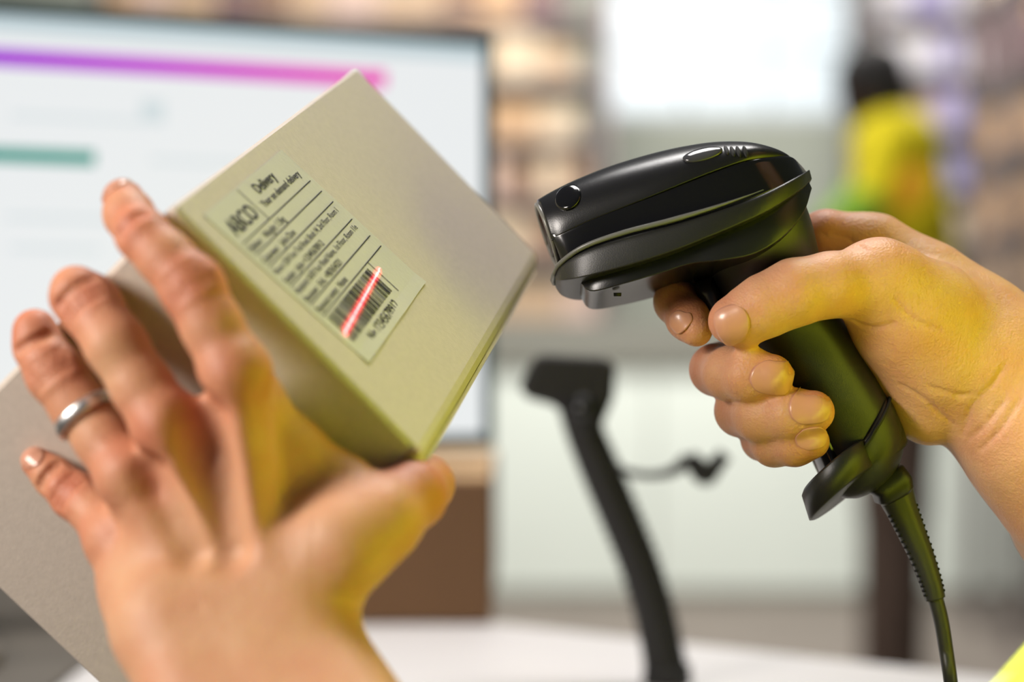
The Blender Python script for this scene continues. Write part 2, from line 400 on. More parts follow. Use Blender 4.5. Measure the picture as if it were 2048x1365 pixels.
def rack(name_where, x0, x1, y, depth, shelves, top, cols, wmin, wmax, seed):
    rng = random.Random(seed)
    r = empty('storage_rack', ((x0 + x1) / 2, y, 0), 'tall storage rack of brown cartons ' + name_where, 'rack')
    for x in (x0, x1):
        for yy in (y, y + depth):
            mesh_obj('post', *box_vf((x - 0.022, yy - 0.02, 0), (x + 0.022, yy + 0.02, top)), M['post'], r, smooth=False)
    zs = [shelves[0] + i * shelves[1] for i in range(int((top - shelves[0]) / shelves[1]) + 1)]
    for si, z in enumerate(zs):
        mesh_obj('shelf', *box_vf((x0, y, z - 0.03), (x1, y + depth, z)), M['post'], r, smooth=False)
        x = x0 + 0.03; n = 0; row = []
        while True:
            w = rng.uniform(wmin, wmax)
            if x + w > x1 - 0.025: break
            row.append((x, w)); x += w + 0.006
        if si == 0: vis = 0
        row = row[::-1]; any_ = False
        for n, (x, w) in enumerate(row):
            h = rng.uniform(0.6, 0.88) * (shelves[1] - 0.04); k = rng.choice(cols)
            pxr = 1024 + (x + w) / y * F; pyt = 682.5 - (z + h - CAMZ) / y * F; pyb = 682.5 - (z - CAMZ) / y * F
            if pyb < -70 or (pxr < 930 and pyt > 70): continue
            rr_ = zs.index(z) - len([q_ for q_ in zs if 682.5 - (q_ - CAMZ) / y * F < -70]); up_ = len([q_ for q_ in zs if 682.5 - (q_ - CAMZ) / y * F >= -70]) - 1 - si
            b = empty('carton', (x + w / 2, y + depth / 2, z), f'{k} carton, {NTH[min(n, 19)]} from right, {ORD[min(up_, 7)]} row down, rack {name_where}', 'carton', 'cartons on the rack ' + name_where)
            mesh_obj('box_body', *box_vf((x, y + 0.02, z + 0.001), (x + w, y + depth - 0.03, z + h)), cm[k], b, smooth=False)
            mesh_obj('packing_tape', *box_vf((x + w * 0.42, y + 0.017, z + h * 0.72), (x + w * 0.58, y + depth - 0.03, z + h + 0.002)), tape, b, smooth=False)
warm = ['tan', 'brown', 'brown', 'purple brown', 'purple brown', 'cream', 'pinkish white', 'orange tan', 'tan', 'orange tan', 'pinkish white']
rack('behind the monitor', wpx(200, 8.0), wpx(1212, 8.0), 8.0, 0.5, (1.20, 0.27), 2.75, warm, 0.09, 0.22, 3)
rack('right of the window', wpx(1745, 8.3), wpx(2000, 8.3), 8.3, 0.5, (1.0, 0.27), 2.9, ['white', 'lavender', 'blue', 'pinkish white', 'white', 'purple brown', 'cream'], 0.09, 0.2, 9)
rack('at the right frame edge', wpx(1990, 6.6), wpx(2130, 6.6), 6.4, 0.5, (0.9, 0.30), 2.6, ['tan', 'orange tan', 'brown', 'purple brown', 'cream'], 0.1, 0.2, 5)

# ------------------------------------------------------------------ desk
DZ = 0.90
e0 = np.array([(1000 - 1024) / F * 1.27, 1.27]); e1 = np.array([(1909 - 1024) / F * 1.083, 1.083]); du = (e1 - e0) / np.linalg.norm(e1 - e0)
A = e0 - du * 0.13; B = e0 + du * 0.62
poly = [(-1.0, 1.62), (A[0] - .02, 1.62), tuple(A + (e1 - e0) * 0), tuple(B), (B[0], 0.75), (-1.0, 0.75)]
poly = [(-1.0, 1.75), (A[0] - 0.03, 1.75), (A[0], A[1]), (B[0], B[1]), (B[0], 0.84), (-1.0, 0.84)]
desk = empty('desk', (0, 1.0, 0), 'white laminate packing desk under the monitor and gooseneck stand', 'desk')
V = [(x, y, DZ - 0.03) for x, y in poly] + [(x, y, DZ) for x, y in poly]; n = len(poly)
Fc = [tuple(range(n)), tuple(range(2 * n - 1, n - 1, -1))] + [(i, n + i, n + (i + 1) % n, (i + 1) % n) for i in range(n)]
bevel(mesh_obj('worktop', V, Fc, M['desk'], desk, smooth=False), 0.003)
for x, y in ((-0.95, 0.88), (-0.95, 1.68), (B[0] - 0.06, 0.88), (B[0] - 0.06, B[1] - 0.06)):
    mesh_obj('leg', *box_vf((x - 0.02, y - 0.02, 0), (x + 0.02, y + 0.02, DZ - 0.03)), M['rail'], desk, smooth=False)

# riser box under the monitor
rb = empty('cardboard_box', (-0.08, 1.45, DZ), 'brown cardboard box standing on the desk below the right end of the monitor', 'box')
bz = CAMZ - 278 / F * 1.262
xr = (985 - 1024) / F * 1.262
bevel(mesh_obj('box_body', *box_vf((xr - 0.24, 1.262, DZ + 0.001), (xr, 1.60, bz)), M['brown_card_shaded'], rb, smooth=False), 0.003)
mesh_obj('flap', *box_vf((xr - 0.238, 1.264, bz), (xr - 0.002, 1.43, bz + 0.002)), M['brown_card_lit'], rb, smooth=False)
mesh_obj('flap', *box_vf((xr - 0.238, 1.433, bz), (xr - 0.002, 1.598, bz + 0.002)), M['brown_card_lit'], rb, smooth=False)

# ------------------------------------------------------------------ monitor
mo_r = W(986, 682.5, 1.34); u = np.array([-0.926, -0.377, 0]); nrm = np.array([0.377, -0.926, 0]); up = np.array([0, 0, 1.0])
zt = (682.5 - 73) / F * 1.34; zb = (682.5 - 893) / F * 1.34
mon = empty('monitor', tuple(mo_r + u * 0.27 + up * (DZ - CAMZ)), 'thin-framed computer monitor showing purple and green bars on white', 'monitor')
MWD = 0.56; bz_w = 0.0080
def mpt(s, z, t=0.0): return mo_r + u * s + up * z + nrm * t
def mbox(name, s0, s1, z0, z1, t0, t1, mat, par=mon):
    return mesh_obj(name, *obox(mo_r, u, up, nrm, (s0, z0, t0), (s1, z1, t1)), mat, par, smooth=False)
mbox('back_shell', 0, MWD, zb, zt, -0.03, -0.004, M['matt_black'])
mb = MB()
for s0, s1, z0, z1 in ((0, bz_w, zb, zt), (MWD - bz_w, MWD, zb, zt), (bz_w, MWD - bz_w, zt - bz_w, zt), (bz_w, MWD - bz_w, zb, zb + 0.009)):
    mb.add(*obox(mo_r, u, up, nrm, (s0, z0, -0.004), (s1, z1, 0.002)))
mb.build('bezel', M['bezel'], mon)
mbox('screen', bz_w, MWD - bz_w, zb + 0.009, zt - bz_w, -0.004, 0.0, emis('screen_white', (0.86, 0.885, 0.895), 0.95))
def bar(s0, s1, zc, h, mat, name='screen_bar'): return mbox(name, s0, s1, zc - h / 2, zc + h / 2, 0.0, 0.0004, mat)
# gradient bar
def s_of(px):                                    # along-screen distance seen at picture column px
    r = (px - 1024) / F
    return (mo_r[0] - r * mo_r[1]) / (r * u[1] - u[0])
def z_at(px, py): s = s_of(px); return (682.5 - py) / F * (mo_r[1] + u[1] * s)
m, nt, b = node_mat('purple_magenta_bar'); tc = nt.nodes.new('ShaderNodeTexCoord'); sx = nt.nodes.new('ShaderNodeSeparateXYZ'); rp = nt.nodes.new('ShaderNodeValToRGB')
nt.links.new(tc.outputs['Generated'], sx.inputs[0]); nt.links.new(sx.outputs['X'], rp.inputs['Fac']); nt.links.new(rp.outputs['Color'], b.inputs['Emission Color'])
el = rp.color_ramp.elements; el[0].position = 0.0; el[0].color = (0.09, 0.01, 0.72, 1); el[1].position = 1.0; el[1].color = (0.85, 0.01, 0.45, 1)
e = el.new(0.62); e.color = (0.52, 0.0, 0.62, 1); b.inputs['Emission Strength'].default_value = 1.0; b.inputs['Base Color'].default_value = (0, 0, 0, 1)
bar(s_of(772), MWD - 0.03, z_at(772, 159), 0.0118, m)
bar(s_of(190), MWD - 0.03, z_at(190, 317), 0.0100, emis('green_bar', (0.02, 0.30, 0.24), 1.0))
bar(bz_w + 0.001, MWD - 0.007, zt - bz_w - 0.006, 0.011, emis('screen_toolbar', (0.58, 0.70, 0.74), 0.9), 'screen_toolbar')
bar(s_of(330), s_of(280), z_at(300, 220), 0.014, emis('screen_pale_grey', (0.68, 0.76, 0.78), 0.95), 'screen_text')
for i, (pa, pb, py) in enumerate(((330, 20, 245), (230, 10, 440), (560, 300, 330), (200, 20, 500))):
    bar(s_of(pa), s_of(pb), z_at(pa, py), 0.004, emis('screen_line_%d' % i, (0.72, 0.78, 0.8), 0.95), 'screen_text')
# stand and foot on the desk
zc = DZ - CAMZ
mbox('stand_column', 0.45, 0.51, zc + 0.012, 0.05, -0.065, -0.03, M['matt_black'])
foot = bevel(mbox('stand_foot', 0.37, 0.66, zc + 0.0045, zc + 0.016, -0.14, 0.14, plain('foot_grey', (0.13, 0.11, 0.09), 0.5)), 0.004)

mat_ = bevel(mesh_obj('desk_mat', *box_vf((-0.78, 0.90, DZ + 0.0005), (-0.262, 1.50, DZ + 0.004)), plain('mat_grey', (0.125, 0.108, 0.088), 0.6, noise=0.15, scale=14), None, smooth=False), 0.0015)
tag(mat_, 'dark grey mat lying on the desk under the monitor, behind the parcel', 'desk mat')
# ------------------------------------------------------------------ gooseneck stand on the desk
DG = 1.04
gs = empty('gooseneck_stand', tuple(W(1332, 1400, DG)), 'black gooseneck stand with a blocky tilted head rising from the desk', 'stand')
gp = [(1334, 1366), (1328, 1320), (1312, 1240), (1283, 1140), (1243, 1040), (1205, 950), (1172, 870), (1155, 815)]
V, Fc = tube([W(x, y, DG) for x, y in gp], [0.0125, 0.0122, 0.012, 0.0118, 0.0118, 0.0118, 0.0112, 0.0112], 20, 70)
rr = np.repeat(np.arange(70), 20); ctr = V.reshape(70, 20, 3).mean(1)[rr]; V = ctr + (V - ctr) * (1 + 0.05 * np.cos(rr * np.pi))[:, None]
mesh_obj('gooseneck', V, Fc, M['matt_black'], gs)
hp = [(1066, 716), (1085, 708), (1205, 714), (1232, 728), (1228, 795), (1205, 850), (1180, 872), (1150, 862), (1110, 812), (1058, 798), (1038, 780), (1042, 768)]
V = [W(x, y, DG - 0.020) for x, y in hp] + [W(x, y, DG + 0.026) for x, y in hp]; n = len(hp)
Fc = [tuple(range(n))[::-1], tuple(range(n, 2 * n))] + [(i, (i + 1) % n, n + (i + 1) % n, n + i) for i in range(n)]
bevel(mesh_obj('head', V, Fc, M['matt_black'], gs, smooth=False), 0.005, 3)
mesh_obj('pivot_knob', *tube([W(1165, 818, DG - 0.034), W(1165, 818, DG - 0.025)], [0.0072, 0.0075], 24, up=(0, 0, 1)), M['black'], gs)
mesh_obj('desk_clamp', *tube([W(1334, 1398, DG) * [1, 1, 0] + [0, 0, DZ + 0.001], W(1334, 1398, DG) * [1, 1, 0] + [0, 0, DZ + 0.012]], [0.0145, 0.0135], 40, up=(0, 1, 0)), M['matt_black'], gs)
D2 = 1.02
sa = mesh_obj('side_arm', *tube([W(1218, 925, 1.04), W(1250, 943, 1.03), W(1300, 951, D2), W(1345, 943, D2), W(1378, 918, D2)], [0.0026, 0.0023, 0.0023, 0.003, 0.0045], 12, 30), M['matt_black'], gs)
mesh_obj('end_clip', *tube([W(1378, 912, D2), W(1396, 936, D2), W(1412, 950, D2), W(1430, 932, D2), W(1450, 908, D2)], [0.0045, 0.006, 0.0062, 0.005, 0.0042], 12, 26), M['matt_black'], gs)

# ------------------------------------------------------------------ parcel
parcel = empty('parcel', tuple(PB(0.05, 0.1, 0.07)), 'pale grey-beige carton held up to the scanner with a white address label', 'parcel')
LA, LB_, LC = 0.1085, 0.205, 0.145
ch = 0.0035
prof = [(0.0012, 0), (LA - ch * 1.6, 0), (LA - ch * 0.9, 0.0008), (LA - ch * 0.2, ch * 0.9), (LA, ch * 2.2), (LA, LC - 0.001), (LA - 0.001, LC), (0.001, LC), (0, LC - 0.001), (0, 0.0012)]
bs = [0, 0.0006, 0.0018] + list(np.linspace(0.01, LB_ - 0.01, 8)) + [LB_ - 0.0018, LB_ - 0.0006, LB_]
rings = []
cen = np.array([LA / 2, LC / 2])
for bb in bs:
    e = min(bb, LB_ - bb); ins = 0.0016 * max(0, 1 - e / 0.0018) ** 2
    rings.append([PB(*(np.array(p) - np.sign(np.array(p) - cen) * np.array([ins, ins])), 0) if False else
                  PB(p[0] - math.copysign(ins, p[0] - cen[0]), bb, p[1] - math.copysign(ins, p[1] - cen[1])) for p in prof])
V, Fc = loft(rings)
mesh_obj('carton_shell', V, [f[::-1] for f in Fc], M['card'], parcel, smooth=False)
# tucked end flap seen as a thin strip along the lower right edge
mesh_obj('flap', *obox(P0, AX, BX, CX, (LA - 0.0002, 0.004, 0.004), (LA + 0.0011, LB_ - 0.006, LC - 0.01)), M['card'], parcel, smooth=False)
mesh_obj('corner_tab', *obox(P0, AX, BX, CX, (LA - 0.0062, -0.0006, 0.0002), (LA - 0.0040, 0.0030, 0.0058)), M['card_in'], parcel, smooth=False)

# label, slightly skewed on the face: (p along a, q along b)
def lab(p, q, h=0.0):                            # p 0..67 down the label, q 0..80 across (mm)
    return PB(0.0080 + p / 1000.0 - q * 0.00001, 0.0095 + q / 1000.0 + p * 0.000125, 0) - CX * h
labo = None
n1, n2 = 14, 14; V = []; Fc = []
for i in range(n1 + 1):
    for j in range(n2 + 1):
        p = 67.5 * i / n1; q = 79.0 * j / n2
        lift = 0.00025 + 0.0005 * max(0, (p - 62) / 5.5) ** 2 * (0.4 + 0.6 * abs(math.sin(q * 0.09 + 0.4)))
        V.append(lab(p, q, lift))
m1 = len(V)
for i in range(n1 + 1):
    for j in range(n2 + 1): V.append(V[i * (n2 + 1) + j] + CX * 0.00022)
st = n2 + 1
for i in range(n1):
    for j in range(n2):
        a = i * st + j; Fc.append((a, a + 1, a + st + 1, a + st)); Fc.append((m1 + a, m1 + a + st, m1 + a + st + 1, m1 + a + 1))
edge = [j for j in range(st)] + [i * st + n2 for i in range(1, st)] + [n1 * st + j for j in range(n2 - 1, -1, -1)] + [i * st for i in range(n1 - 1, 0, -1)]
for a, b in zip(edge, edge[1:] + edge[:1]): Fc.append((a, m1 + a, m1 + b, b))
labo = tag(mesh_obj('delivery_label', V, [f[::-1] for f in Fc], M['label'], parcel, smooth=False), 'white paper delivery label with black print and a barcode')

ink = MB()
HI = 0.00042
def quad(p0, q0, p1, q1):
    ink.add([lab(p0, q0, HI), lab(p1, q0, HI), lab(p1, q1, HI), lab(p0, q1, HI)], [(0, 1, 2, 3)])
def text(s, p, q, size, xs=1.0, bold=0.0):       # baseline at p, starting at q; size mm
    cu = bpy.data.curves.new('t', 'FONT'); cu.body = s; cu.size = size; cu.offset = bold; cu.resolution_u = 3
    o = bpy.data.objects.new('t', cu); COL.objects.link(o)
    dg = bpy.context.evaluated_depsgraph_get(); me = o.evaluated_get(dg).to_mesh()
    V = [lab(p - v.co.y, q + v.co.x * xs, HI) for v in me.vertices]; Fc = [tuple(f.vertices) for f in me.polygons]
    if V: ink.add(V, Fc)
    bpy.data.objects.remove(o, do_unlink=True); bpy.data.curves.remove(cu)
quad(0.8, 29.5, 14.2, 29.9)                      # divider between name and slogan
for p in (14.2, 19.4, 24.7, 33.5, 41.9, 47.1): quad(p, 3, p + 0.38, 76)
text('ABCO', 11.6, 4.5, 8.4, 0.98, 0.16)
text('Delivery', 6.4, 39, 5.6, 1.0, 0.09)
text('Your on demand delivery', 10.9, 34.5, 3.9, 0.98, 0.06)
text('Deliver:   Weight: 1.5kg', 18.4, 3.0, 3.7, 0.98, 0.02)
text('Customer:   John Doe', 23.7, 3.0, 3.7, 0.98, 0.02)
text('Phone: 1234 Your Trail Road, Block 14, 2nd Floor, Room 1', 28.6, 3.0, 3.4, 0.86, 0.015)
text('Sender:  John +12345678912', 32.7, 3.0, 3.6, 0.98, 0.02)
text('Recipient: 5678 Your Road Name, 1st Floor, Room 11e', 37.3, 3.0, 3.4, 0.92, 0.015)
text('Receiver:  Erik, +987654321', 41.2, 3.0, 3.6, 0.98, 0.02)
text('Payment notes:  None', 46.2, 3.0, 3.7, 0.98, 0.02)
quad(47.3, 57.2, 61.5, 57.6)                     # divider before the square code area
rng = random.Random(5); q = 4.5
while q < 53.5:
    w = rng.choice((0.35, 0.35, 0.6, 0.95)); quad(48.6, q, 59.8, q + w); q += w + rng.choice((0.35, 0.4, 0.6, 0.9))
text('No.12345678912', 65.0, 14.5, 5.3, 0.92, 0.05)
pr = ink.build('printed_text', M['ink'], labo)

# red scan line lying on the label where the scanner's beam lands
sl0 = lab(55.8, 2.0, 0); sl1 = lab(51.9, 60.5, 0)
dv = (sl1 - sl0); sd = np.cross(dv, CX); sd /= np.linalg.norm(sd)
m, nt, b = node_mat('laser_red'); nt.nodes.remove(b); L = nt.links.new
tc = nt.nodes.new('ShaderNodeTexCoord'); uvn = nt.nodes.new('ShaderNodeUVMap'); sx = nt.nodes.new('ShaderNodeSeparateXYZ'); L(uvn.outputs[0], sx.inputs[0])
r1 = nt.nodes.new('ShaderNodeValToRGB'); L(sx.outputs['Y'], r1.inputs['Fac'])
E_ = r1.color_ramp.elements; E_[0].position = 0; E_[0].color = (0, 0, 0, 1); E_[1].position = 1; E_[1].color = (0, 0, 0, 1)
for p_, c_ in ((0.22, (0.35, 0.0, 0.01, 1)), (0.38, (0.9, 0.03, 0.06, 1)), (0.46, (1.0, 0.5, 0.52, 1)), (0.54, (1.0, 0.5, 0.52, 1)), (0.62, (0.9, 0.03, 0.06, 1)), (0.78, (0.35, 0.0, 0.01, 1))):
    e = E_.new(p_); e.color = c_
em = nt.nodes.new('ShaderNodeEmission'); em.inputs['Strength'].default_value = 1.5
tr = nt.nodes.new('ShaderNodeBsdfTransparent'); ad = nt.nodes.new('ShaderNodeAddShader')
no = nt.nodes.new('ShaderNodeTexNoise'); no.inputs['Scale'].default_value = 900; L(tc.outputs['Object'], no.inputs['Vector'])
mu = nt.nodes.new('ShaderNodeVectorMath'); mu.operation = 'SCALE'
mp = nt.nodes.new('ShaderNodeMapRange'); mp.inputs[1].default_value = 0.3; mp.inputs[2].default_value = 0.7; mp.inputs[3].default_value = 0.6; mp.inputs[4].default_value = 1.5
L(no.outputs['Fac'], mp.inputs[0]); L(mp.outputs[0], mu.inputs['Scale']); L(r1.outputs['Color'], mu.inputs[0]); L(mu.outputs[0], em.inputs['Color'])
L(em.outputs[0], ad.inputs[0]); L(tr.outputs[0], ad.inputs[1]); L(ad.outputs[0], nt.nodes['Material Output'].inputs['Surface'])
hw0, hw1 = 0.0023, 0.0017; hh = -CX * 0.00075
me_v = []; uv = []
NS = 24
for i in range(NS + 1):
    t = i / NS; w = (hw0 + (hw1 - hw0) * t) * min(1, math.sin(math.pi * min(t * 14, 0.5)) if t < 0.036 else 1) * (1 if t < 0.97 else 0.6)
    me_v += [sl0 + dv * t + sd * w + hh, sl0 + dv * t - sd * w + hh]; 
fs = [(2 * i, 2 * i + 2, 2 * i + 3, 2 * i + 1) for i in range(NS)]
las = mesh_obj('laser_line', me_v, fs, m, None)
ul = las.data.uv_layers.new(name='uv')
for lp in las.data.loops: ul.data[lp.index].uv = (lp.vertex_index // 2 / NS, lp.vertex_index % 2)
tag(las, 'glowing red scan line across the barcode on the parcel label', 'laser line')

# ------------------------------------------------------------------ barcode scanner
DS = 0.640
scn = empty('barcode_scanner', tuple(W(1560, 620, DS)), 'black pistol-grip handheld barcode scanner aimed at the parcel label', 'scanner')
mm = DS / F                                     # metres per picture pixel at the scanner
axis_o = W(1100, 470, DS); axis_d = W(1600, 370, DS) - axis_o; axis_d /= np.linalg.norm(axis_d)
def roll(V, deg):
    R = Matrix.Rotation(math.radians(deg), 3, Vector(axis_d)); R = np.array(R); return (np.asarray(V) - axis_o) @ R.T + axis_o
ROLL = -9
def headloft(top, bot, wid, nst=44, seg=40, pt=2.0, pb=6.0, zb_flat=True, pw=2.0):
    """stations: top edge points, bottom edge points (picture px in the side plane) and half width in mm"""
    T = catmull(top, nst); B_ = catmull(bot, nst); Wd = catmull([[w] for w in wid], nst)[:, 0] / 1000.0
    rings = []
    for t, b, w in zip(T, B_, Wd):
        t3 = W(*t, DS); b3 = W(*b, DS); ring = []
        for i in range(seg):                     # upper arch from near to far side, then the lower arch back
            a = math.pi * (i / (seg / 2)) if i < seg / 2 else math.pi * ((i - seg / 2) / (seg / 2))
            if i < seg / 2: y = -math.copysign(abs(math.cos(a)) ** (2 / pw), math.cos(a)) * w; f = 1 - 1.0 * (abs(math.sin(a)) ** (2 / pt)); pos = b3 + (t3 - b3) * (1 - f) * 1.0
            else: y = math.copysign(abs(math.cos(a)) ** (2 / pb), math.cos(a)) * w; pos = b3 - (t3 - b3) * 0.0 + (b3 - t3) / max(1e-6, np.linalg.norm(b3 - t3)) * abs(math.sin(a)) ** (2 / 6) * 0.0006
            ring.append(pos + np.array([0, y, 0]))
        rings.append(ring)
    return loft(rings)
# glossy upper shell
top = [(1074, 401), (1104, 384), (1150, 362), (1220, 335), (1298, 313), (1362, 300), (1427, 293), (1491, 296), (1540, 308), (1572, 322), (1590, 334)]
seam = [(1103, 497), (1125, 489), (1170, 470), (1233, 448), (1300, 425), (1362, 402), (1420, 380), (1475, 360), (1525, 347), (1565, 338), (1592, 340)]
V, Fc = headloft(top, seam, [17, 19.5, 22, 25, 28, 30, 30.5, 29, 24, 16, 5], 60, 48, 2.3, 6)
V = roll(V, ROLL)
sh = mesh_obj('upper_shell', V, Fc, M['black'], scn)
# recessed middle band
t2 = [(1099, 482), (1125, 478), (1170, 462), (1233, 440), (1300, 418), (1362, 396), (1420, 374), (1475, 354), (1525, 342), (1570, 333), (1598, 338)]
b2 = [(1126, 541), (1145, 536), (1190, 522), (1260, 503), (1330, 484), (1400, 465), (1459, 446), (1510, 424), (1556, 398), (1590, 374), (1611, 356)]
V, Fc = headloft(t2, b2, [17.6, 19.6, 22.3, 25.2, 28, 30, 30.6, 29.2, 24.5, 17, 6.5], 60, 48, 14, 14, pw=9)
mesh_obj('middle_band', roll(V, ROLL), Fc, M['black_gloss'], scn)
# lower cover with its thin protruding rim
t3 = [(1108, 560), (1122, 545), (1165, 522), (1240, 500), (1330, 480), (1400, 461), (1459, 441), (1510, 420), (1556, 394), (1592, 369), (1613, 348)]
b3 = [(1111, 568), (1126, 577), (1165, 578), (1246, 562), (1330, 538), (1400, 512), (1459, 487), (1510, 462), (1556, 430), (1592, 398), (1617, 366)]
V, Fc = headloft(t3, b3, [9, 16, 23, 27.5, 30.5, 32, 32, 30.5, 26, 18.5, 8], 60, 48, 9, 7, pw=7)
mesh_obj('lower_cover', roll(V, ROLL), Fc, M['rubber'], scn)
rim = catmull(t3, 60)[:42]; rw = catmull([[w] for w in [9, 16, 23, 27.5, 30.5, 32, 32, 30.5, 26, 18.5, 8]], 60)[:42, 0] / 1000
pts = [W(x, y, DS) + np.array([0, -w * 1.0, 0]) for (x, y), w in zip(rim, rw)]
ptf = [W(x, y, DS) + np.array([0, w * 1.0, 0]) for (x, y), w in zip(rim, rw)]
loop = ptf[::-1] + [W(1105, 562, DS)] + pts
rr_l = 0.0009 * np.clip(np.minimum(np.arange(len(loop)), np.arange(len(loop))[::-1]) / 16.0, 0.12, 1); V, Fc = tube(roll(np.array(loop), ROLL), rr_l, 8, up=(0.1, 0.0, 1))
mesh_obj('cover_rim', V, Fc, plain('rim_grey', (0.13, 0.13, 0.12), 0.35), scn)
# trigger housing under the nose
t4 = [(1156, 556), (1190, 545), (1246, 530), (1317, 510), (1370, 492), (1420, 475), (1470, 450), (1520, 430), (1570, 395), (1604, 366)]
b4 = [(1158, 576), (1182, 601), (1246, 590), (1317, 571), (1372, 556), (1430, 552), (1490, 540), (1545, 505), (1590, 450), (1614, 390)]
V, Fc = headloft(t4, b4, [12, 18, 22, 24, 26, 28, 28, 26, 20, 11], 50, 44, 6, 5, pw=4)
mesh_obj('trigger_housing', roll(V, ROLL), Fc, M['black'], scn)
mesh_obj('foot_screw', *tube([W(1235, 586, DS - 0.018), W(1235, 593, DS - 0.018)], [0.0014, 0.0013], 12), M['slot'], scn)
# scan window in the nose
fr = []
for k in range(32):
    a = 2 * math.pi * k / 32; c3 = (W(1089, 447, DS) + W(1117, 525, DS)) / 2
    uu = (W(1125, 538, DS) - W(1077, 406, DS)) / 2; fr.append(W(1100, 471, DS) + uu * math.sin(a) * 0.92 + np.array([0, 1, 0]) * math.cos(a) * 0.0155)
fr = np.array(fr); back = fr + axis_d * 0.004; fr = fr - axis_d * 0.0008
V, Fc = loft([fr, back]); mesh_obj('scan_window', roll(V, ROLL), Fc, plain('red_window', (0.06, 0.0, 0.005), 0.05), scn)
V = np.vstack([fr, fr[:1]]); V, Fc = tube(roll(V, ROLL), 0.0009, 8, up=axis_d); mesh_obj('window_rim', V, Fc, plain('rim_light', (0.16, 0.155, 0.14), 0.3), scn)
# raised nose bump, status lens and vents, laid on the shell by nearest-surface search
shv = roll(headloft(top, seam, [17, 19.5, 22, 25, 28, 30, 30.5, 29, 24, 16, 5], 200, 160, 2.3, 6)[0], ROLL)
def on_shell(px, py):                            # nearest-to-camera shell point seen at that picture position
    q = 1024 + shv[:, 0] / shv[:, 1] * F; r = 682.5 - (shv[:, 2] - CAMZ) / shv[:, 1] * F
    d = (q - px) ** 2 + (r - py) ** 2; c = np.argsort(d)[:60]; c = c[np.argmin(shv[c, 1] + d[c] * 1e-4)]
    return shv[c]
def dome(name, px, py, L_, Wd_, H, mat, par, tilt=(0, 0, 0)):
    c = on_shell(px, py); nb = shv[np.argsort(((shv - c) ** 2).sum(1))[:60]]
    _, _, vt = np.linalg.svd(nb - nb.mean(0)); n_ = vt[2]
    if n_[1] > 0 and abs(n_[1]) > 0.2 or n_[2] < -0.5: n_ = -n_
    if n_[2] < 0: n_ = -n_
    uu = axis_d - n_ * (axis_d @ n_); uu /= np.linalg.norm(uu); vv = np.cross(n_, uu); rings = []
    for h in (-1.0, 0, 0.5, 0.8, 0.95, 1.0):
        s = math.sqrt(max(0, 1 - max(h, 0) ** 2)) if h < 1 else 0.05
        rings.append([c + uu * math.cos(t) * s * L_ + vv * math.sin(t) * s * Wd_ + n_ * h * H for t in np.linspace(0, 2 * math.pi, 32, endpoint=False)])
    V, Fc = loft(rings); return mesh_obj(name, V, Fc, mat, par), n_
dome('nose_bump', 1134, 394, 0.0050, 0.0062, 0.0009, M['black_gloss'], scn)
tag(dome('status_lens', 1404, 308, 0.0070, 0.0034, 0.0008, plain('smoked_lens', (0.05, 0.05, 0.055), 0.1), scn)[0], 'smoked oval status lens')
for k in range(4): dome('sound_vent', 1452 + k * 13, 300 + k * 1.2, 0.0008, 0.0026, 0.0005, M['slot'], scn)

# grip: oval sections down the handle
gax = [(1505, 440), (1520, 500), (1548, 570), (1590, 650), (1640, 740), (1685, 825), (1718, 890), (1733, 925)]
ghw = [106, 112, 104, 88, 88, 91, 93, 90]; gdep = [27, 25, 20, 17, 17, 17.5, 18, 17.5]
gang = [0.30, 0.40, 0.52, 0.66, 0.66, 0.64, 0.55, 0.50]     # tilt of each section in the side plane
def oval(px, py, hw, dep, ang, seg=40, ex=2.2, d=DS):
    c = W(px, py, d); uu = np.array([math.cos(ang), 0, math.sin(ang)]); r = []
    for t in np.linspace(0, 2 * math.pi, seg, endpoint=False):
        ct, st_ = math.cos(t), math.sin(t)
        r.append(c + uu * math.copysign(abs(ct) ** (2 / ex), ct) * hw * mm + np.array([0, 1, 0]) * math.copysign(abs(st_) ** (2 / ex), st_) * dep / 1000)
    return r
Q = catmull(np.column_stack([gax, ghw, gdep, gang]), 50)
V, Fc = loft([oval(*q) for q in Q]); mesh_obj('grip', V, Fc, M['rubber'], scn)
# dark rubber insert on the front of the grip
Qi = Q[30:48]
V, Fc = loft([oval(q[0] - math.cos(q[4]) * q[2] * 0.72 , q[1] + math.sin(q[4]) * q[2] * 0.72, q[2] * 0.34, q[3] * 0.80, q[4], 28) for q in Qi]); mesh_obj('grip_insert', V, Fc, M['black_gloss'], scn)
# trigger
V, Fc = loft([oval(x, y, h, dd, a_, 24) for x, y, h, dd, a_ in ((1408, 560, 22, 7, .3), (1418, 590, 24, 8, .35), (1432, 625, 22, 8, .4), (1450, 662, 14, 7, .5))]); mesh_obj('trigger', V, Fc, M['black'], scn)
# base collar: wider tilted cap, flared foot lip at the front
cq = [(1712, 868, 96, 19.2, 0.98), (1718, 880, 99, 20, 0.9), (1728, 915, 92, 19.5, 0.66), (1734, 943, 80, 16.5, 0.55), (1736, 966, 62, 12.5, 0.5), (1738, 980, 36, 8, 0.5)]
Q2 = catmull(cq, 20); V, Fc = loft([oval(*q) for q in Q2]); mesh_obj('base_collar', V, Fc, M['rubber'], scn)
s0 = oval(1717, 872, 99.5, 20.0, 0.96)
V, Fc = tube(np.array(s0 + s0[:1]), 0.0006, 6, up=(0.6, 0.1, 0.8)); mesh_obj('collar_seam', V, Fc, M['slot'], scn)
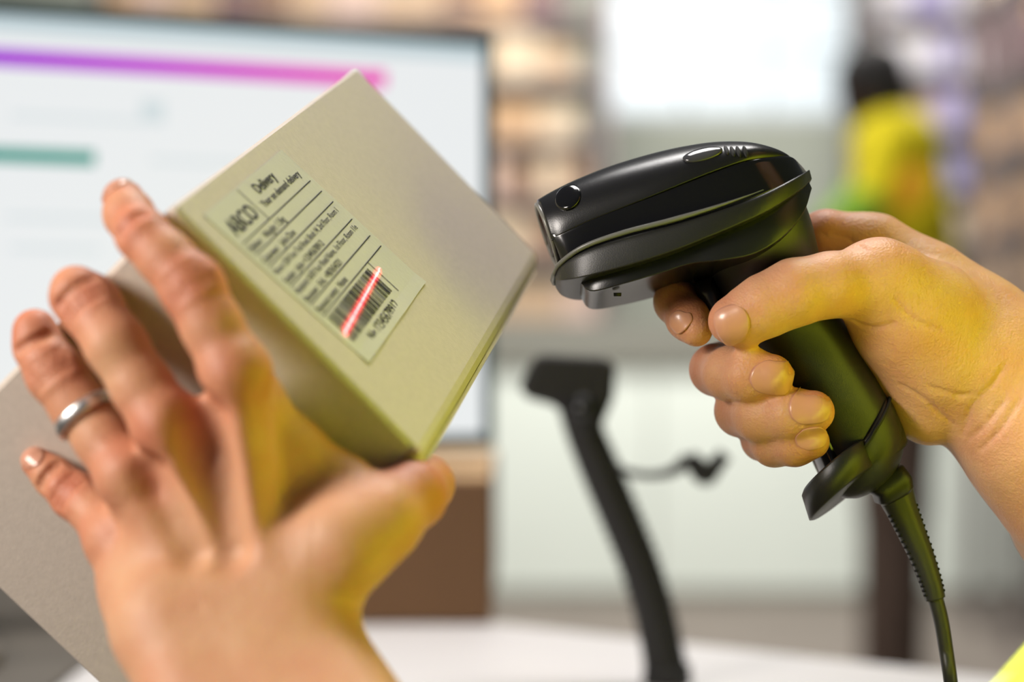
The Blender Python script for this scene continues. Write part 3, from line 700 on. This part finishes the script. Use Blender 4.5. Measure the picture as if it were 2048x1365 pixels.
# foot lip: slanted oval slab
def foot_ring(off, sc_=1.0):
    c = W(1681, 984, DS) + off + np.array([0, -0.0075, 0]); U_ = W(1742, 916, DS) - W(1602, 1030, DS); U_ /= np.linalg.norm(U_); V_ = np.array([0.16, 0.96, -0.21]); V_ -= U_ * (V_ @ U_); V_ /= np.linalg.norm(V_)
    return [c + (U_ * math.cos(t) * 0.0158 + V_ * math.sin(t) * 0.0205) * sc_ for t in np.linspace(0, 2 * math.pi, 40, endpoint=False)]
nf = np.array([-0.36, -0.35, 0.86]); nf = nf / np.linalg.norm(nf)
tp = (W(1592, 975, DS) - W(1612, 1036, DS)); tp /= np.linalg.norm(tp)
V, Fc = loft([foot_ring(tp * 0.0 , 0.93), foot_ring(tp * 0.0006), foot_ring(tp * 0.0095, 0.99), foot_ring(tp * 0.0105, 0.92)])
mesh_obj('foot_lip', V, Fc, M['rubber'], scn)
# cable block, strain relief with slots, cable
V, Fc = loft([oval(1762, 952, 46, 9, 0.55, 32, 4), oval(1784, 972, 41, 8.6, 0.55, 32, 4), oval(1788, 988, 40, 8.4, 0.5, 32, 4), oval(1790, 996, 30, 7, 0.5, 32, 4)])
mesh_obj('cable_port', V, Fc, M['rubber'], scn)
cp = [(1786, 975), (1804, 1020), (1822, 1062), (1843, 1112), (1860, 1160), (1871, 1198)]
cr = [40, 32, 28.5, 25, 22, 20]
V, Fc = tube([W(x, y, DS) for x, y in cp], np.array(cr) * mm, 28, 60); sr = mesh_obj('strain_relief', V, Fc, M['cable'], scn)
C3 = catmull([[x, y, r] for (x, y), r in zip(cp, cr)], 200)
for side in (0, 1):
    for k in range(16):
        i = int(40 + k * 9.6); x, y, r = C3[i]; tx, ty = C3[min(i + 1, 199), :2] - C3[i - 1, :2]; l = math.hypot(tx, ty); tx, ty = tx / l, ty / l; nxx, nyy = -ty, tx
        ang = (math.radians(38) if side == 0 else math.radians(152)); ang2 = (math.radians(14) if side == 0 else math.radians(171))
        pp = []
        for a in np.linspace(ang, ang2, 5):
            off = math.cos(a); c3 = W(x, y, DS) + np.array([nxx, 0, -nyy]) * off * r * mm * 0.985 + np.array([0, -1, 0]) * math.sin(a) * r * mm * 0.985
            c3 = c3 + np.array([tx, 0, -ty]) * 0.0012 * (abs(off) - 0.85) * 2
            pp.append(c3)
        V, Fc = tube(pp, 0.00055, 6, up=(tx, 0.01, -ty)); mesh_obj('relief_slot', V, Fc, M['slot'], sr)
kp = [(1869, 1190), (1882, 1240), (1892, 1300), (1902, 1370), (1913, 1470), (1935, 1650), (1960, 1800)]
kpts = [W(x, y, DS + (0.0 if i < 4 else 0.03 * (i - 3))) for i, (x, y) in enumerate(kp)] + [np.array(p) for p in ((0.188, 0.75, 0.60), (0.19, 0.74, 0.25), (0.195, 0.73, 0.06), (0.24, 0.74, 0.006), (0.50, 0.80, 0.004))]
V, Fc = tube(kpts, np.array([15.5, 15, 14.5, 14, 14, 14, 14, 14, 14, 14, 14, 14]) * mm, 20, 110)
mesh_obj('cable', V, Fc, M['cable'], scn)

# ------------------------------------------------------------------ the person: both hands, arms, torso as one body
per = empty('person', (0.44, 0.53, 0.0), 'person in yellow hi-vis jacket holding parcel and scanner, silver ring on left hand', 'person')
# ---- left hand
VX = 0.00095
FN = {}
FN['index'] = [LP(248, 402, -11, 42), LP(258, 430, -3, 48), LP(285, 470, 6, 51), LP(330, 515, 12, 54), LP(385, 575, 17, 63), LP(425, 655, 22, 60), LP(472, 745, 27, 62)]
FN['middle'] = [LP(150, 578, -22, 42), LP(155, 590, -6, 52), LP(180, 612, 10, 61), LP(232, 690, 20, 60), LP(285, 775, 25, 60), LP(335, 850, 30, 62)]
FN['ring'] = [LP(70, 662, -10, 43), LP(78, 695, 0, 47), LP(112, 747, 12, 58), LP(160, 815, 16, 56), LP(208, 880, 21, 56), LP(260, 950, 28, 60)]
FN['pinky'] = [LP(74, 926, 5, 31), LP(108, 955, 8, 38), (LP(150, 992, 12, 46)), LP(190, 1025, 17, 46), LP(235, 1075, 24, 58)]
def clear_of_parcel(p, r):                       # keeps a finger joint resting on the carton instead of inside it
    r0 = (p - np.array([0, 0, CAMZ])) / p[1]
    for _ in range(60):
        q_ = p - P0; a_, b_ = q_ @ AX, q_ @ BX
        dx, dy = -a_, -b_; dist = math.hypot(max(dx, 0), max(dy, 0)) if max(dx, dy) > 0 else max(dx, dy)
        if dist >= r - 0.0010: break
        p = np.array([0, 0, CAMZ]) + r0 * (p[1] - 0.0006)
    return p
for k_ in FN: FN[k_] = [(clear_of_parcel(p, r), r) for p, r in FN[k_]]
allp = [p for f in FN.values() for p, r in f]
TH = [LP(560, 1165, 34, 95), LP(690, 1090, 32, 78), LP(770, 1040, 22, 66), LP(826, 992, 6, 62), LP(850, 970, -12, 56), LP(852, 955, -24, 46)]
wr = W(470, 1225, face_depth(470, 1225) - 0.045); fa = np.array([0.37, -0.62, -0.69]); fa /= np.linalg.norm(fa)
palm = []
base = {'index': LP(505, 1120, 38, 62), 'middle': LP(440, 1130, 40, 66), 'ring': LP(375, 1140, 38, 66), 'pinky': LP(315, 1160, 34, 76)}
vol = Vol((-0.172, 0.40, 0.955), (0.0, 0.61, 1.155), VX)
P_ = vol.new()
for k_, bs_ in base.items():
    mcp = FN[k_][-1]; vol.cap(P_, mcp[0], bs_[0], mcp[1], bs_[1], 0.004)
for (a_, b_) in (('index', 'middle'), ('middle', 'ring'), ('ring', 'pinky')):
    for t in (0.15, 0.5, 0.9):
        pa = FN[a_][-1][0] * (1 - t) + base[a_][0] * t + np.array([0, 0.0035, 0]); pb = FN[b_][-1][0] * (1 - t) + base[b_][0] * t + np.array([0, 0.0035, 0])
        vol.cap(P_, pa, pb, 0.0080, 0.0080, 0.004)
# carpus and forearm
vol.cap(P_, LP(320, 1190, 34, 10)[0], LP(560, 1180, 32, 10)[0], 0.0130, 0.0130, 0.016)
wa = W(345, 1255, 0.527); wb = W(588, 1255, 0.525)
vol.cap(P_, LP(340, 1190, 34, 10)[0], wa, 0.0145, 0.0150, 0.016); vol.cap(P_, LP(540, 1180, 34, 10)[0], wb, 0.0150, 0.0160, 0.016); vol.cap(P_, wa, wb, 0.0145, 0.0150, 0.008)
wc = wa + fa * 0.08 + np.array([0.004, 0, 0]); wd = wb + fa * 0.08 + np.array([0.010, 0, 0])
vol.cap(P_, wa, wc, 0.0150, 0.021, 0.008); vol.cap(P_, wb, wd, 0.0160, 0.023, 0.008); vol.cap(P_, (wa + wb) / 2, (wc + wd) / 2, 0.016, 0.023, 0.008)
# first web between index metacarpal and thumb
web0 = [LP(500, 760, 14, 34), LP(508, 850, 14, 46), LP(525, 960, 16, 52), LP(545, 1080, 23, 58)]
web1 = [LP(520, 790, 14, 22), LP(600, 895, 12, 26), LP(690, 965, 12, 30), LP(720, 1040, 18, 55)]
for (p, r), (q, t) in zip(web0, web1): vol.cap(P_, p, q, r * 0.9, t, 0.012)
chain(vol, P_, web1, 0.010)
vol.cap(P_, LP(560, 900, 12, 10)[0], LP(560, 1080, 18, 10)[0], 0.008, 0.011, 0.008)
vol.cap(P_, LP(640, 980, 12, 10)[0], LP(640, 1100, 20, 10)[0], 0.007, 0.011, 0.010)
chain(vol, P_, TH[:3], 0.012)
# tendons on the back of the hand, shallow valleys between them
for k_, x_ in (('index', 0.0), ('middle', 0), ('ring', 0), ('pinky', 0)):
    a0 = FN[k_][-1][0]; b0 = base[k_][0]; yy = np.array([0, -1, 0])
    ra_ = FN[k_][-1][1]; rb_ = base[k_][1]
    vol.cap(P_, a0 + yy * (ra_ - 0.0030), b0 + (b0 - a0) * 0.18 + yy * (rb_ - 0.0045), 0.0036, 0.0030, 0.005)
    vol.cap(P_, a0 + yy * 0.0015, a0 + yy * 0.0015 + 1e-6, ra_ * 1.03, ra_ * 1.03, 0.004)
vol.cap(P_, LP(402, 835, 38, 10)[0] , LP(455, 1095, 50, 10)[0], 0.0085, 0.0062, 0.005, carve=True)
vol.cap(P_, LP(300, 935, 40, 10)[0] , LP(385, 1100, 50, 10)[0], 0.0058, 0.0046, 0.005, carve=True)
D = P_
for k_, pts in FN.items():
    G = vol.new(); chain(vol, G, pts, 0.003)
    if k_ in ('index', 'middle', 'ring'):        # pad under the middle and end phalanx
        pass
    D = smin(D, G, 0.0045) if k_ != 'x' else D
    del G
G = vol.new(); chain(vol, G, TH[2:], 0.003); vol.cap(G, TH[3][0], TH[3][0] + 1e-6, TH[3][1] * 1.03, TH[3][1] * 1.03, 0.003)
D = smin(D, G, 0.006); del G
# knuckle folds
def folds(vol, D, c, U, S, N, R, offs, w=0.0006, span=0.8, k=0.0012):
    for o_ in offs:
        prev = None
        for t in np.linspace(-span, span, 7):
            p = c + U * o_ + (N * math.cos(t) + S * math.sin(t)) * (R + 0.00025)
            if prev is not None: vol.cap(D, prev, p, w, w, k, carve=True)
            prev = p
def fold_joint(pts, i, offs):
    c, r = pts[i]; U = pts[i - 1][0] - pts[i + 1][0]; U /= np.linalg.norm(U); N = np.array([0, -1, 0.1]); N -= U * (N @ U); N /= np.linalg.norm(N); S = np.cross(N, U)
    folds(vol, D, c, U, S, N, r, offs)
fold_joint(FN['index'], 4, (-0.0035, -0.0012, 0.0012, 0.0036)); fold_joint(FN['middle'], 2, (-0.004, -0.0015, 0.001, 0.003)); fold_joint(FN['ring'], 2, (-0.003, -0.0008, 0.0014, 0.0036))
fold_joint(FN['pinky'], 2, (-0.0022, 0, 0.0022)); fold_joint(FN['index'], 2, (-0.001, 0.001)); fold_joint(FN['ring'], 1, (-0.0005, 0.001)); fold_joint(FN['pinky'], 1, (-0.0015, 0.0))
LV, LQ = vol.mesh(D)
joints = [FN['index'][4], FN['index'][2], FN['middle'][2], FN['ring'][2], FN['pinky'][2], FN['index'][-1], FN['middle'][-1], FN['ring'][-1], FN['pinky'][-1], FN['index'][0], FN['ring'][0], FN['pinky'][0], TH[3], TH[4]]
def flush_of(V, joints):
    f = np.zeros(len(V))
    for p, r in joints: f = np.maximum(f, 0.85 * np.exp(-((np.linalg.norm(V - p, axis=1) / (r * 1.5)) ** 2)))
    return f
LFl = flush_of(LV, joints)
nails = []
def nail_dir(pts, i=0, j=1): u_ = pts[i][0] - pts[j][0]; return u_ / np.linalg.norm(u_)
LVOL, LD = vol, D
nail(LVOL, LD, W(238, 390, 0.545), np.array([-0.30, 0.62, 0.66]), np.array([-0.25, -0.80, 0.52]), 0.0108, 0.0095, per, M['nail'])
nail(LVOL, LD, W(50, 636, 0.56), np.array([-0.42, 0.6, 0.62]), np.array([-0.35, -0.72, 0.55]), 0.0100, 0.0090, per, M['nail'])
nail(LVOL, LD, W(62, 914, 0.56), np.array([-0.85, 0.30, 0.42]), np.array([-0.2, -0.9, 0.35]), 0.0078, 0.0085, per, M['nail'])
# ring on the ring finger
rc = (FN['ring'][3][0] * 0.75 + FN['ring'][4][0] * 0.25); ru = FN['ring'][3][0] - FN['ring'][4][0]; ru /= np.linalg.norm(ru)
rs = np.cross(ru, [0, 1, 0]); rs /= np.linalg.norm(rs); rt = np.cross(rs, ru); rR = FN['ring'][3][1] + 0.0004
V = []; NR = 56
for t in np.linspace(0, 2 * math.pi, NR, endpoint=False):
    e_ = rs * math.cos(t) + rt * math.sin(t)
    for (dr, du_) in ((0, -0.0018), (0.0008, -0.0021), (0.0014, -0.0012), (0.0015, 0.0), (0.0014, 0.0012), (0.0008, 0.0021), (0, 0.0018), (-0.0006, 0)): V.append(rc + e_ * (rR + dr) + ru * du_)
Fc = [(i * 8 + j, i * 8 + (j + 1) % 8, ((i + 1) % NR) * 8 + (j + 1) % 8, ((i + 1) % NR) * 8 + j) for i in range(NR) for j in range(8)]
tag(mesh_obj('ring', V, Fc, M['steel'], per), 'plain silver band ring')

# ---- right hand
def RP(px, py, d, rpx): return W(px, py, d), rpx * d / F
RF = {}
RF['index'] = [RP(1393, 662, 0.632, 32), RP(1378, 640, 0.636, 42), RP(1352, 604, 0.646, 42), RP(1362, 600, 0.664, 42), RP(1440, 560, 0.678, 46), RP(1560, 500, 0.682, 50), RP(1650, 480, 0.670, 56)]
RF['middle'] = [RP(1544, 752, 0.6175, 43), RP(1500, 752, 0.622, 51), RP(1462, 748, 0.632, 53), RP(1432, 740, 0.650, 50), RP(1445, 735, 0.668, 48), RP(1560, 700, 0.680, 50), RP(1690, 640, 0.676, 56)]
RF['ring'] = [RP(1626, 824, 0.6165, 43), RP(1580, 829, 0.620, 51), RP(1525, 832, 0.628, 54), RP(1482, 822, 0.646, 50), RP(1495, 815, 0.668, 46), RP(1600, 790, 0.680, 48), RP(1740, 730, 0.678, 54)]
RF['pinky'] = [RP(1624, 884, 0.6205, 35), RP(1590, 890, 0.624, 41), RP(1548, 890, 0.632, 42), RP(1525, 880, 0.648, 40), RP(1560, 870, 0.668, 40), RP(1680, 850, 0.678, 42), RP(1790, 800, 0.674, 50)]
RT = [RP(1458, 644, 0.614, 40), RP(1478, 638, 0.614, 50), RP(1530, 612, 0.613, 60), RP(1590, 585, 0.612, 64), RP(1660, 570, 0.614, 62), RP(1750, 566, 0.622, 74), RP(1860, 620, 0.636, 100)]
rv = Vol((0.045, 0.585, 0.955), (0.222, 0.728, 1.16), VX)
P_ = rv.new()
# thenar, palm heel, back of hand, wrist
chain(rv, P_, [RP(1745, 568, 0.624, 72), RP(1810, 640, 0.630, 98), RP(1880, 720, 0.636, 105), RP(1960, 760, 0.640, 110)], 0.010)
chain(rv, P_, [RP(1785, 660, 0.640, 66), RP(1835, 760, 0.642, 60), RP(1858, 820, 0.642, 56), RP(1930, 790, 0.642, 75)], 0.010)
chain(rv, P_, [RP(1655, 472, 0.668, 52), RP(1750, 500, 0.668, 58), RP(1850, 575, 0.662, 80), RP(1950, 660, 0.655, 100), RP(2048, 745, 0.650, 120)], 0.012)
chain(rv, P_, [RP(1700, 600, 0.676, 52), RP(1800, 640, 0.672, 66), RP(1900, 700, 0.66, 90)], 0.012)
chain(rv, P_, [RP(1750, 700, 0.678, 48), RP(1830, 740, 0.670, 62), RP(1920, 760, 0.655, 80)], 0.012)
chain(rv, P_, [RP(1795, 790, 0.672, 46), RP(1860, 800, 0.660, 55), RP(1940, 790, 0.650, 80)], 0.012)
rw0 = RP(1985, 740, 0.645, 130); fr_d = np.array([0.70, 0.10, -0.55]); fr_d /= np.linalg.norm(fr_d)
chain(rv, P_, [rw0, RP(2065, 830, 0.645, 150), RP(2150, 930, 0.645, 165), RP(2260, 1050, 0.645, 170)], 0.010)
chain(rv, P_, [RP(1985, 780, 0.636, 85), RP(2060, 880, 0.636, 120), RP(2150, 1000, 0.636, 130)], 0.010)
D = P_
for k_, pts in RF.items():
    G = rv.new(); chain(rv, G, pts, 0.003); D = smin(D, G, 0.0022) if k_ != 'index' else smin(D, G, 0.003); del G
G = rv.new(); chain(rv, G, RT, 0.004); rv.cap(G, RP(1772, 540, 0.622, 1)[0], RP(1790, 550, 0.622, 1)[0], 0.0095, 0.0100, 0.006)
D = smin(D, G, 0.008); del G
# creases: palm heel, wrist, thumb
def crease(pp, w=0.0007, k=0.0018):
    pp = catmull([W(*p) for p in pp], 14)
    for a_, b_ in zip(pp[:-1], pp[1:]):
        # project onto the near surface
        rv.cap(D, a_, b_, w, w, k, carve=True)
def surf(px, py):                                # first body point met along that line of sight
    ds = np.linspace(0.588, 0.70, 240); P = np.array([W(px, py, d) for d in ds]); s = rv.sample(D, P); h = np.where(s < 0)[0]
    return (px, py, ds[h[0]] - 0.0002) if len(h) else None
def crease2(pts, w=0.00045, k=0.0012):
    Q_ = catmull(pts, 12); P = [surf(*q) for q in Q_]; P = [p for p in P if p]
    for a_, b_ in zip(P[:-1], P[1:]):
        if abs(a_[2] - b_[2]) < 0.006: rv.cap(D, W(*a_), W(*b_), w, w, k, carve=True)
for pts in (((1800, 770), (1850, 800), (1905, 850)), ((1860, 775), (1910, 790), (1945, 790)), ((1925, 870), (1945, 810), (1985, 770), (2010, 730)),
            ((1935, 880), (1970, 850), (2010, 800)), ((1700, 640), (1740, 655), (1790, 648)), ((1640, 468), (1690, 475), (1730, 500)), ((1960, 900), (2000, 860), (2040, 800)), ((1790, 600), (1830, 640), (1880, 660))):
    crease2(pts)
RV, RQ = rv.mesh(D); RD = D
rj = [RF['middle'][0], RF['ring'][0], RF['pinky'][0], RF['index'][1], RF['index'][3], RT[0], RF['middle'][3], RF['ring'][3], RP(1650, 440, 0.655, 60)]
RFl = flush_of(RV, rj) * 0.7
nail(rv, RD, W(1460, 640, 0.600), np.array([-0.90, 0.15, -0.30]), np.array([-0.25, -0.95, 0.15]), 0.0125, 0.0120, per, M['nail'])
nail(rv, RD, W(1536, 768, 0.606), np.array([0.90, -0.25, -0.18]), np.array([0.1, -0.92, -0.30]), 0.0116, 0.0140, per, M['nail'])
nail(rv, RD, W(1620, 822, 0.606), np.array([0.95, -0.2, 0.10]), np.array([0.1, -0.95, -0.18]), 0.0116, 0.0142, per, M['nail'])
nail(rv, RD, W(1622, 882, 0.610), np.array([0.95, -0.2, 0.18]), np.array([0.1, -0.95, -0.05]), 0.0082, 0.0110, per, M['nail'])
nail(rv, RD, W(1361, 643, 0.630), np.array([0.40, -0.30, -0.85]), np.array([-0.84, -0.50, -0.2]), 0.0082, 0.0080, per, M['nail'])

# ---- arms, torso, neck and head (coarser part of the same body)
cv = Vol((-0.12, 0.10, 0.40), (0.82, 0.95, 1.62), 0.009); cv.BIG = 0.1
C_ = cv.new(); cv.BIG = 0.1
lw = (wc + wd) / 2; le = np.array([0.09, 0.40, 0.90]); lsh = np.array([0.34, 0.44, 1.14])
rwp = RP(2200, 1000, 0.645, 160)[0]; re_ = np.array([0.40, 0.62, 0.88]); rsh = np.array([0.52, 0.70, 1.12])
def vc(*a): cv.cap(C_, *a)
vc(lw - (lw - le) * 0.05, le, 0.026, 0.040, 0.02); vc(le, lsh, 0.042, 0.055, 0.02)
vc(rwp, re_, 0.035, 0.044, 0.02); vc(re_, rsh, 0.042, 0.055, 0.02)
tc_ = np.array([0.41, 0.50, 0])
vc(lsh, rsh, 0.055, 0.055, 0.03); vc(tc_ + [0, 0, 1.05], tc_ + [0.03, 0, 0.62], 0.115, 0.12, 0.05)
vc(tc_ + [0, 0, 1.10], tc_ + [-0.03, 0, 1.27], 0.055, 0.05, 0.03)
vc(tc_ + [-0.045, 0, 1.32], tc_ + [-0.03, 0, 1.42], 0.068, 0.085, 0.03); vc(tc_ + [-0.125, 0, 1.355], tc_ + [-0.11, 0, 1.38], 0.009, 0.008, 0.02)
CV, CQ = cv.mesh(C_)
off1 = len(LV); off2 = off1 + len(RV)
BV = np.concatenate([LV, RV, CV]); BQ = np.concatenate([LQ, RQ + off1, CQ + off2]); BFl = np.concatenate([LFl, RFl, np.zeros(len(CV))])
np_mesh('body', BV, BQ, [M['skin']], per, BFl)
hv = Vol((0.25, 0.40, 1.28), (0.62, 0.72, 1.60), 0.009); hv.BIG = 0.1; H_ = hv.new()
hv.cap(H_, tc_ + [-0.01, 0, 1.36], tc_ + [-0.015, 0, 1.435], 0.080, 0.090, 0.02)
V, Q = hv.mesh(H_); np_mesh('hair', V, Q, [M['brown_hair']], per)
# hi-vis jacket with sleeves
jv = Vol((-0.10, 0.10, 0.36), (0.85, 0.98, 1.30), 0.010); jv.BIG = 0.1; J_ = jv.new()
def jc(*a): jv.cap(J_, *a)
jc(le * 0.75 + lw * 0.25, le, 0.046, 0.056, 0.02); jc(le, lsh, 0.064, 0.080, 0.03)
jc(re_ * 0.82 + rwp * 0.18, re_, 0.050, 0.056, 0.02); jc(re_, rsh, 0.060, 0.075, 0.03)
jc(lsh, rsh, 0.075, 0.075, 0.04); jc(tc_ + [0, 0, 1.06], tc_ + [0.03, 0, 0.62], 0.145, 0.155, 0.06)
jc(tc_ + [-0.01, 0, 1.10], tc_ + [-0.02, 0, 1.20], 0.075, 0.07, 0.03)
V, Q = jv.mesh(J_); np_mesh('jacket', V, Q, [M['hivis']], per)
for dz in (0.70, 0.86):
    a = np.linspace(0, 2 * np.pi, 48, endpoint=False); R_ = 0.158 if dz < .8 else 0.154
    cx_ = 0.41 + 0.03 * (1.06 - dz) / 0.44
    V, Fc = loft([[(cx_ + (R_ + e_) * math.cos(t), 0.50 + (R_ + e_) * math.sin(t), dz + z_) for t in a] for z_, e_ in ((0, 0), (0, 0.003), (0.05, 0.003), (0.05, 0))], cap=False)
    mesh_obj('reflective_band', V, Fc, M['silver_tape'], per)

# ------------------------------------------------------------------ coworker in the background
DB = 4.6
def BP(px, py, dd=0.0): return W(px, py, DB + dd)
cw = empty('person', tuple(W(1800, 682, DB) * [1, 1, 0]), 'dark-haired person in yellow and green hi-vis top bending by the racks', 'person')
bv = Vol((0.72, 4.2, -0.02), (1.32, 5.0, 1.95), 0.012)
def grp(prims, kk=0.03):
    g = bv.new(); g[:] = 0.2
    for a in prims: bv.cap(g, *a, kk)
    return g
bm_ = grp([(BP(1738, 160), BP(1742, 186), 0.088, 0.075), (BP(1722, 205), BP(1728, 215), 0.055, 0.05), (BP(1707, 196), BP(1709, 200), 0.014, 0.014), (BP(1755, 215), BP(1775, 262), 0.055, 0.055),
           (BP(1690, 475, -.1), BP(1655, 470, -.12), 0.03, 0.03), (BP(1640, 480, .1), BP(1625, 482, .1), 0.025, 0.02), (BP(1775, 262), BP(1800, 640), 0.06, 0.06),
           (BP(1790, 640, -.06), BP(1770, 1500, -.08), 0.05, 0.04), (BP(1800, 640, .06), BP(1800, 1500, .1), 0.05, 0.04)])
V, Q = bv.mesh(bm_); np_mesh('body', V, Q, [M['dark_skin']], cw)
V, Q = bv.mesh(grp([(BP(1746, 158), BP(1760, 186), 0.097, 0.082)])); np_mesh('hair', V, Q, [M['dark_hair']], cw)
V, Q = bv.mesh(grp([(BP(1772, 290, -.08), BP(1770, 290, .08), 0.085, 0.085), (BP(1792, 300), BP(1812, 560), 0.115, 0.13), (BP(1796, 430, -.05), BP(1806, 470, .05), 0.12, 0.13)]))
np_mesh('hivis_top', V, Q, [M['yellow_fabric']], cw)
V, Q = bv.mesh(grp([(BP(1772, 290, -.11), BP(1745, 400, -.15), 0.064, 0.056)])); np_mesh('sleeve', V, Q, [M['yellow_fabric']], cw)
V, Q = bv.mesh(grp([(BP(1738, 408, -.15), BP(1672, 455, -.14), 0.058, 0.046)])); np_mesh('cuff', V, Q, [M['lime_fabric']], cw)
V, Q = bv.mesh(grp([(BP(1765, 290, .12), BP(1720, 400, .15), 0.06, 0.052), (BP(1720, 400, .15), BP(1655, 460, .12), 0.05, 0.042)])); np_mesh('sleeve', V, Q, [M['green_fabric']], cw)
V, Q = bv.mesh(grp([(BP(1795, 500), BP(1815, 640), 0.125, 0.125)])); np_mesh('lower_jacket', V, Q, [M['green_fabric']], cw)
V, Q = bv.mesh(grp([(BP(1785, 395, -.075), BP(1800, 440, -.05), 0.105, 0.112)])); tag(np_mesh('chest_patch', V, Q, [M['orange_fabric']], cw), 'orange chest section')
V, Q = bv.mesh(grp([(BP(1800, 640, -.05), BP(1778, 1000, -.07), 0.10, 0.075), (BP(1778, 1000, -.07), BP(1765, 1500, -.08), 0.072, 0.055), (BP(1810, 640, .05), BP(1800, 1000, .08), 0.10, 0.075), (BP(1800, 1000, .08), BP(1802, 1500, .1), 0.072, 0.055)]))
np_mesh('trousers', V, Q, [M['trousers']], cw)
for x_, dd in ((1755, -.09), (1795, .09)):
    p = BP(x_, 1530, dd); p[2] = 0.045
    V, Q = bv.mesh(grp([(p + [0.03, 0, 0], p - [0.12, 0, 0.01], 0.045, 0.033)])); np_mesh('shoe', V, Q, [M['matt_black']], cw)
